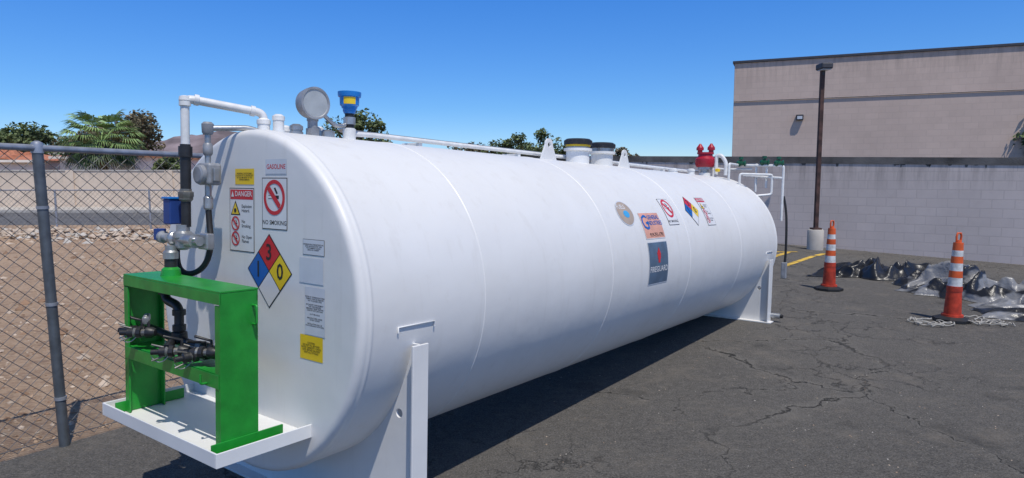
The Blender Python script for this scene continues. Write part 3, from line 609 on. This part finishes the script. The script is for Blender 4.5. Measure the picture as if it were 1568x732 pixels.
# ------------------------------------------------------------ tarps
m,t,p,pos=newm('plastic_tarp_mat',.33); TARP=m
mp=N(t,'ShaderNodeMapping'); mp.inputs['Scale'].default_value=(1,1.6,2); t.links.new(pos,mp.inputs[0])
col=mixc(t,rng(t,nz(t,mp.outputs[0],1.5,3,.5),.44,.5),(.02,.02,.022),(.23,.23,.235)); t.links.new(col,p.inputs['Base Color'])
bp=N(t,'ShaderNodeBump'); bp.inputs['Strength'].default_value=.7; bp.inputs['Distance'].default_value=.03; t.links.new(nz(t,pos,10,4,.55),bp.inputs['Height']); t.links.new(bp.outputs[0],p.inputs['Normal'])
TARPD=mat('black_tarp_mat',(.02,.02,.022),.33,var=.3,scale=3,bump=.6,bscale=9)
def tarp(n,cx,cy,rx,ry,rot,h,m,seed,K=220,J=80):
    V=[];Fc=[]
    for j in range(J+1):
        for i in range(K):
            an=2*math.pi*i/K; ro=1+.5*noise.noise(Vector((math.cos(an)*1.3,math.sin(an)*1.3,seed)))+.22*noise.noise(Vector((math.cos(an)*4,math.sin(an)*4,seed)))
            r_=(j/J); x=rx*ro*r_*math.cos(an); y=ry*ro*r_*math.sin(an)
            wx=x+.16*noise.noise(Vector((x*2.5,y*2.5,seed))); wy=y+.16*noise.noise(Vector((x*2.5,y*2.5,seed+9)))
            f1=math.cos(min(1,abs(noise.noise(Vector((wx*2.1,wy*3.4,seed*3.1))))*2.8)*math.pi)*.5+.5
            f2=math.cos(min(1,abs(noise.noise(Vector((wx*4.6,wy*6.5,seed*2.1))))*2.5)*math.pi)*.5+.5
            bl_=.5+.5*noise.noise(Vector((x*1.1,y*1.1,seed+5)))*1.6
            ed=1-(r_**5)
            z=h*(f1*.55+f2*.28+.2*max(bl_,0))*ed*max(.35,bl_+.3)+.012
            if j>=J-1: z=.006
            X=cx+x*math.cos(rot)-y*math.sin(rot); V.append((X,cy+x*math.sin(rot)+y*math.cos(rot),gz(X)+max(z,.006)))
    for j in range(J):
        for i in range(K):
            q=(i+1)%K; Fc.append((j*K+i,j*K+q,(j+1)*K+q,(j+1)*K+i))
    return mk(n,V,Fc,m,smooth=True)
tarp('black_tarp',6.25,11.35,1.15,.65,.1,.34,TARPD,1.3)
tarp('grey_tarp',6.85,9.3,1.6,.95,-.5,.37,TARP,4.7)
tarp('grey_tarp',7.0,8.15,1.4,.6,.2,.27,TARP,8.2)
ROPE=mat('rope_mat',(.42,.4,.36),.9)
rp=empty('rope_pile')
for i in range(11):
    pts=[]; side=-1 if i%2 else 1; bx_=5.19+side*.27; x=bx_+random.uniform(-.1,.1); y=7.55+random.uniform(-.12,.12); an=random.uniform(0,6.28)
    for j in range(26):
        an+=random.uniform(-.9,.9); x+=.045*math.cos(an)+(bx_-x)*.12; y+=.04*math.sin(an)+(7.55-y)*.12; pts.append((x,y,.012+random.uniform(0,.03)))
    tube('strand_%d'%i,rp,pts,.006,ROPE,smooth=True,res=3)
# ------------------------------------------------------------ left background
LW=wallmat('left_wall_paint',(.74,.6,.47),.9,.3,2.0)
lw=empty('boundary_wall',Matrix.Translation((-26,34.2,0)))
box('panels',lw,-50,22,0,.2,0,1.97,LW,.01); box('cap',lw,-50,22,-.04,.24,1.97,2.03,CONC,.01)
for i in range(14): box('pilaster_%d'%i,lw,-48+i*5.1,-47.6+i*5.1,-.08,-.001,0,2.0,LW,.01)
TILE=mat('terracotta_tile',(.5,.19,.1),.8,var=.2,scale=3,bump=.5,bscale=6); STUC=mat('stucco',(.78,.72,.64),.9,var=.05,scale=1); WIN=mat('window_glass',(.03,.04,.05),.1)
def house(x,y,w_,d,h,rh,rot=0,hip=1.5):
    o=empty('tile_roof_house',Matrix.Translation((x,y,0))@Matrix.Rotation(rot,4,'Z'))
    box('walls',o,-w_/2,w_/2,-d/2,d/2,0,h,STUC,.02)
    e_=.5; V=[(-w_/2-e_,-d/2-e_,h),(w_/2+e_,-d/2-e_,h),(w_/2+e_,d/2+e_,h),(-w_/2-e_,d/2+e_,h),(-w_/2+hip,0,h+rh),(w_/2-hip,0,h+rh)]
    mk('roof',V,[(0,1,5,4),(1,2,5),(2,3,4,5),(3,0,4),(0,3,2,1)],TILE,o)
    box('fascia',o,-w_/2-e_,w_/2+e_,-d/2-e_-.05,-d/2-e_,h-.2,h,STUC)
    n_=int((w_)/.5); V=[];Fc=[]
    for i in range(n_):
        xx=-w_/2+hip+i*(w_-2*hip)/max(1,n_-1); q=len(V)
        V+=[(xx-.07,-d/2-e_,h+.01),(xx+.07,-d/2-e_,h+.01),(xx+.07,0,h+rh+.01),(xx-.07,0,h+rh+.01),(xx,-d/2-e_,h+.1),(xx,0,h+rh+.1)]; Fc+=[(q,q+4,q+5,q+3),(q+4,q+1,q+2,q+5)]
    mk('roof_tiles',V,Fc,TILE,o)
    for i in range(3):
        xx=-w_/2+w_*(i+.5)/3; box('window_%d'%i,o,xx-.6,xx+.6,-d/2-.03,-d/2+.02,1.0,2.1,WIN)
house(-50,60,12,10,2.6,2.3,0,3.5); house(-41.2,57,4.6,8,3.0,.7,.2,2.0); house(-33.0,58,6.5,9,3.3,.55,-.1,1.5); house(-66,64,10,9,2.8,1.6); house(-22,66,10,10,2.2,1.2)
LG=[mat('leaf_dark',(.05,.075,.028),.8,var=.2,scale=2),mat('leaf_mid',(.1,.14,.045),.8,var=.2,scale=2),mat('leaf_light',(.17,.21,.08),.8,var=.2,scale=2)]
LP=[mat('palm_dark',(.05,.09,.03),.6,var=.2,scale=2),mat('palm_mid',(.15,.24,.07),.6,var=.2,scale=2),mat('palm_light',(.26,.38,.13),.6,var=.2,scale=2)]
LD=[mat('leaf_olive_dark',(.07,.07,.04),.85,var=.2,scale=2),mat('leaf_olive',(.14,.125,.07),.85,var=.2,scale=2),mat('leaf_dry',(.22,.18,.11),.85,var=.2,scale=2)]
BARK=mat('bark',(.12,.085,.06),.9,var=.25,scale=6,bump=.5,bscale=12)
def tree(n,x,y,h,th,rx,rz,nl,leaf,mats,seed,blobs=9,sparse=.0):
    rnd=random.Random(seed); o=empty(n,Matrix.Translation((x,y,0)))
    V=[];Fc=[];MI=[]; cz=(h+th)/2
    B=[]
    for i in range(blobs):
        an=rnd.uniform(0,6.28); rr_=rnd.uniform(.1,.85); B.append((Vector((rx*rr_*math.cos(an),rx*rr_*math.sin(an),cz+rz*rnd.uniform(-.7,.6)*(1.15-rr_*.5))),rx*rnd.uniform(.2,.42)))
    for c,r_ in B:
        for _ in range(int(nl/blobs)):
            d=Vector((rnd.gauss(0,1),rnd.gauss(0,1),rnd.gauss(0,1))).normalized(); rad_=r_*(rnd.uniform(.1,1.35)**.6); q=c+Vector((d.x,d.y,d.z*.75))*rad_
            u_=Vector((rnd.gauss(0,1),rnd.gauss(0,1),rnd.gauss(0,.6))).normalized(); w_=u_.cross(Vector((rnd.gauss(0,1),rnd.gauss(0,1),rnd.gauss(0,1)))).normalized()
            s=leaf*rnd.uniform(.5,1.3); i0=len(V); V+=[q-u_*s,q+w_*s*.5,q+u_*s,q-w_*s*.5]; Fc.append((i0,i0+1,i0+2,i0+3))
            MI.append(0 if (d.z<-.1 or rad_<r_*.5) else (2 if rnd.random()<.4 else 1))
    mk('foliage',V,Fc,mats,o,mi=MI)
    cyl('trunk',o,(0,0,-.1),(rnd.uniform(-.2,.2),0,th+rz*.4),.03*h+.05,BARK,10,.015*h)
    for i,(c,r_) in enumerate(B): tube('limb_%d'%i,o,[(0,0,th*.7),(c.x*.4,c.y*.4,(th+c.z)/2),tuple(c)],.01*h,BARK,smooth=True,res=3)
tree('broadleaf_tree',-62,82,8.8,2.5,5.5,3.0,5000,.27,LG,1,16); tree('broadleaf_tree',-52.5,84,8.6,2,4.5,2.9,4200,.27,LD,2,14); tree('broadleaf_tree',-70,84,8.6,2,4,2.6,3000,.27,LG,22)
tree('broadleaf_tree',-40.5,72,9.3,2.2,4.0,3.6,5500,.22,LD,3,16); tree('broadleaf_tree',-46,76,7.8,2.2,3.4,2.8,4000,.22,LD,33,12)
tree('broadleaf_tree',-26.3,50,3.6,1,1.6,1.2,3500,.14,LG,4)
tree('pine_tree',-10.6,46,6.9,1.5,2.5,2.3,6000,.14,LG,5,20)
tree('broadleaf_tree',-4.9,72,6.4,2,2.6,1.7,1300,.17,LD,6,10); tree('broadleaf_tree',-.7,70,6.3,2,2.8,1.9,3000,.18,LG,7,12); tree('broadleaf_tree',2.4,70,7.3,2,3.1,2.3,4200,.18,LG,8,14)
tree('broadleaf_tree',6.2,72,6.2,2,2.8,1.8,3000,.18,LG,9,12); tree('broadleaf_tree',10.2,64,5.2,1.5,2.0,1.3,1700,.16,LD,10)
tree('broadleaf_tree',16.8,20.3,4.3,1.5,1.2,1.3,2600,.09,LG,11,12)
def palm(x,y,h,r_):
    o=empty('palm_tree',Matrix.Translation((x,y,0))); lathe('trunk',o,(0,0,-.1),(0,0,1),[(0,.35),(.5,.3),(h-.8,.28),(h-.5,.5),(h,.35),(h+.1,.2)],BARK,14)
    V=[];Fc=[];MI=[]; rnd=random.Random(5)
    for i in range(64):
        an=i*2.39996; el=math.asin(-.45+1.38*((i+.5)/64)); L=r_*rnd.uniform(.9,1.1); d=Vector((math.cos(an)*math.cos(el),math.sin(an)*math.cos(el),math.sin(el))); stem=Vector((0,0,h)); pts=[stem.copy()]
        for j in range(5): stem=stem+d*L*.12; d=(d+Vector((0,0,-.07))).normalized(); pts.append(stem.copy())
        side=d.cross(Vector((0,0,1))).normalized(); up=side.cross(d)
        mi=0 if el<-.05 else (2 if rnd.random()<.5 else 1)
        for j in range(18):
            fa=rad(-65+130*j/17); dd=(d*math.cos(fa)+side*math.sin(fa)).normalized(); l_=L*.46*rnd.uniform(.85,1.1); w_=dd.cross(up).normalized()*.05
            e_=stem+dd*l_*.6; f2=stem+dd*l_+Vector((0,0,-.3*l_)); k0=len(V); V+=[stem,e_+w_,f2,e_-w_]; Fc.append((k0,k0+1,k0+2,k0+3)); MI.append(mi)
        for j in range(5):
            k0=len(V); V+=[pts[j]-side*.04,pts[j]+side*.04,pts[j+1]+side*.03,pts[j+1]-side*.03]; Fc.append((k0,k0+1,k0+2,k0+3)); MI.append(mi)
    mk('fronds',V,Fc,LP,o,mi=MI)
palm(-30.8,50,4.2,3.1)
HILL=mat('hill_mat',(.24,.19,.2),.95,var=.25,scale=.01)
V=[];Fc=[];K=90;J=8
for j in range(J+1):
    for i in range(K+1):
        X=-2600+2300*i/K
        env=max(0,min(1,(X+2600)/300))*max(0,min(1,(-420-X)/250))
        hgt=(108+52*math.exp(-((X+1000)/230)**2)+26*noise.noise(Vector((X*.004,1,0)))+10*noise.noise(Vector((X*.015,2,0))))*env
        f_=math.sin(math.pi*j/J); V.append((X,1900+j*120+20*noise.noise(Vector((X*.01,j,0))),hgt*f_*(1+.15*noise.noise(Vector((X*.01,j*.8,3))))-1))
for j in range(J):
    for i in range(K): q=j*(K+1)+i; Fc.append((q,q+1,q+K+2,q+K+1))
mk('hills',V,Fc,HILL,smooth=True)
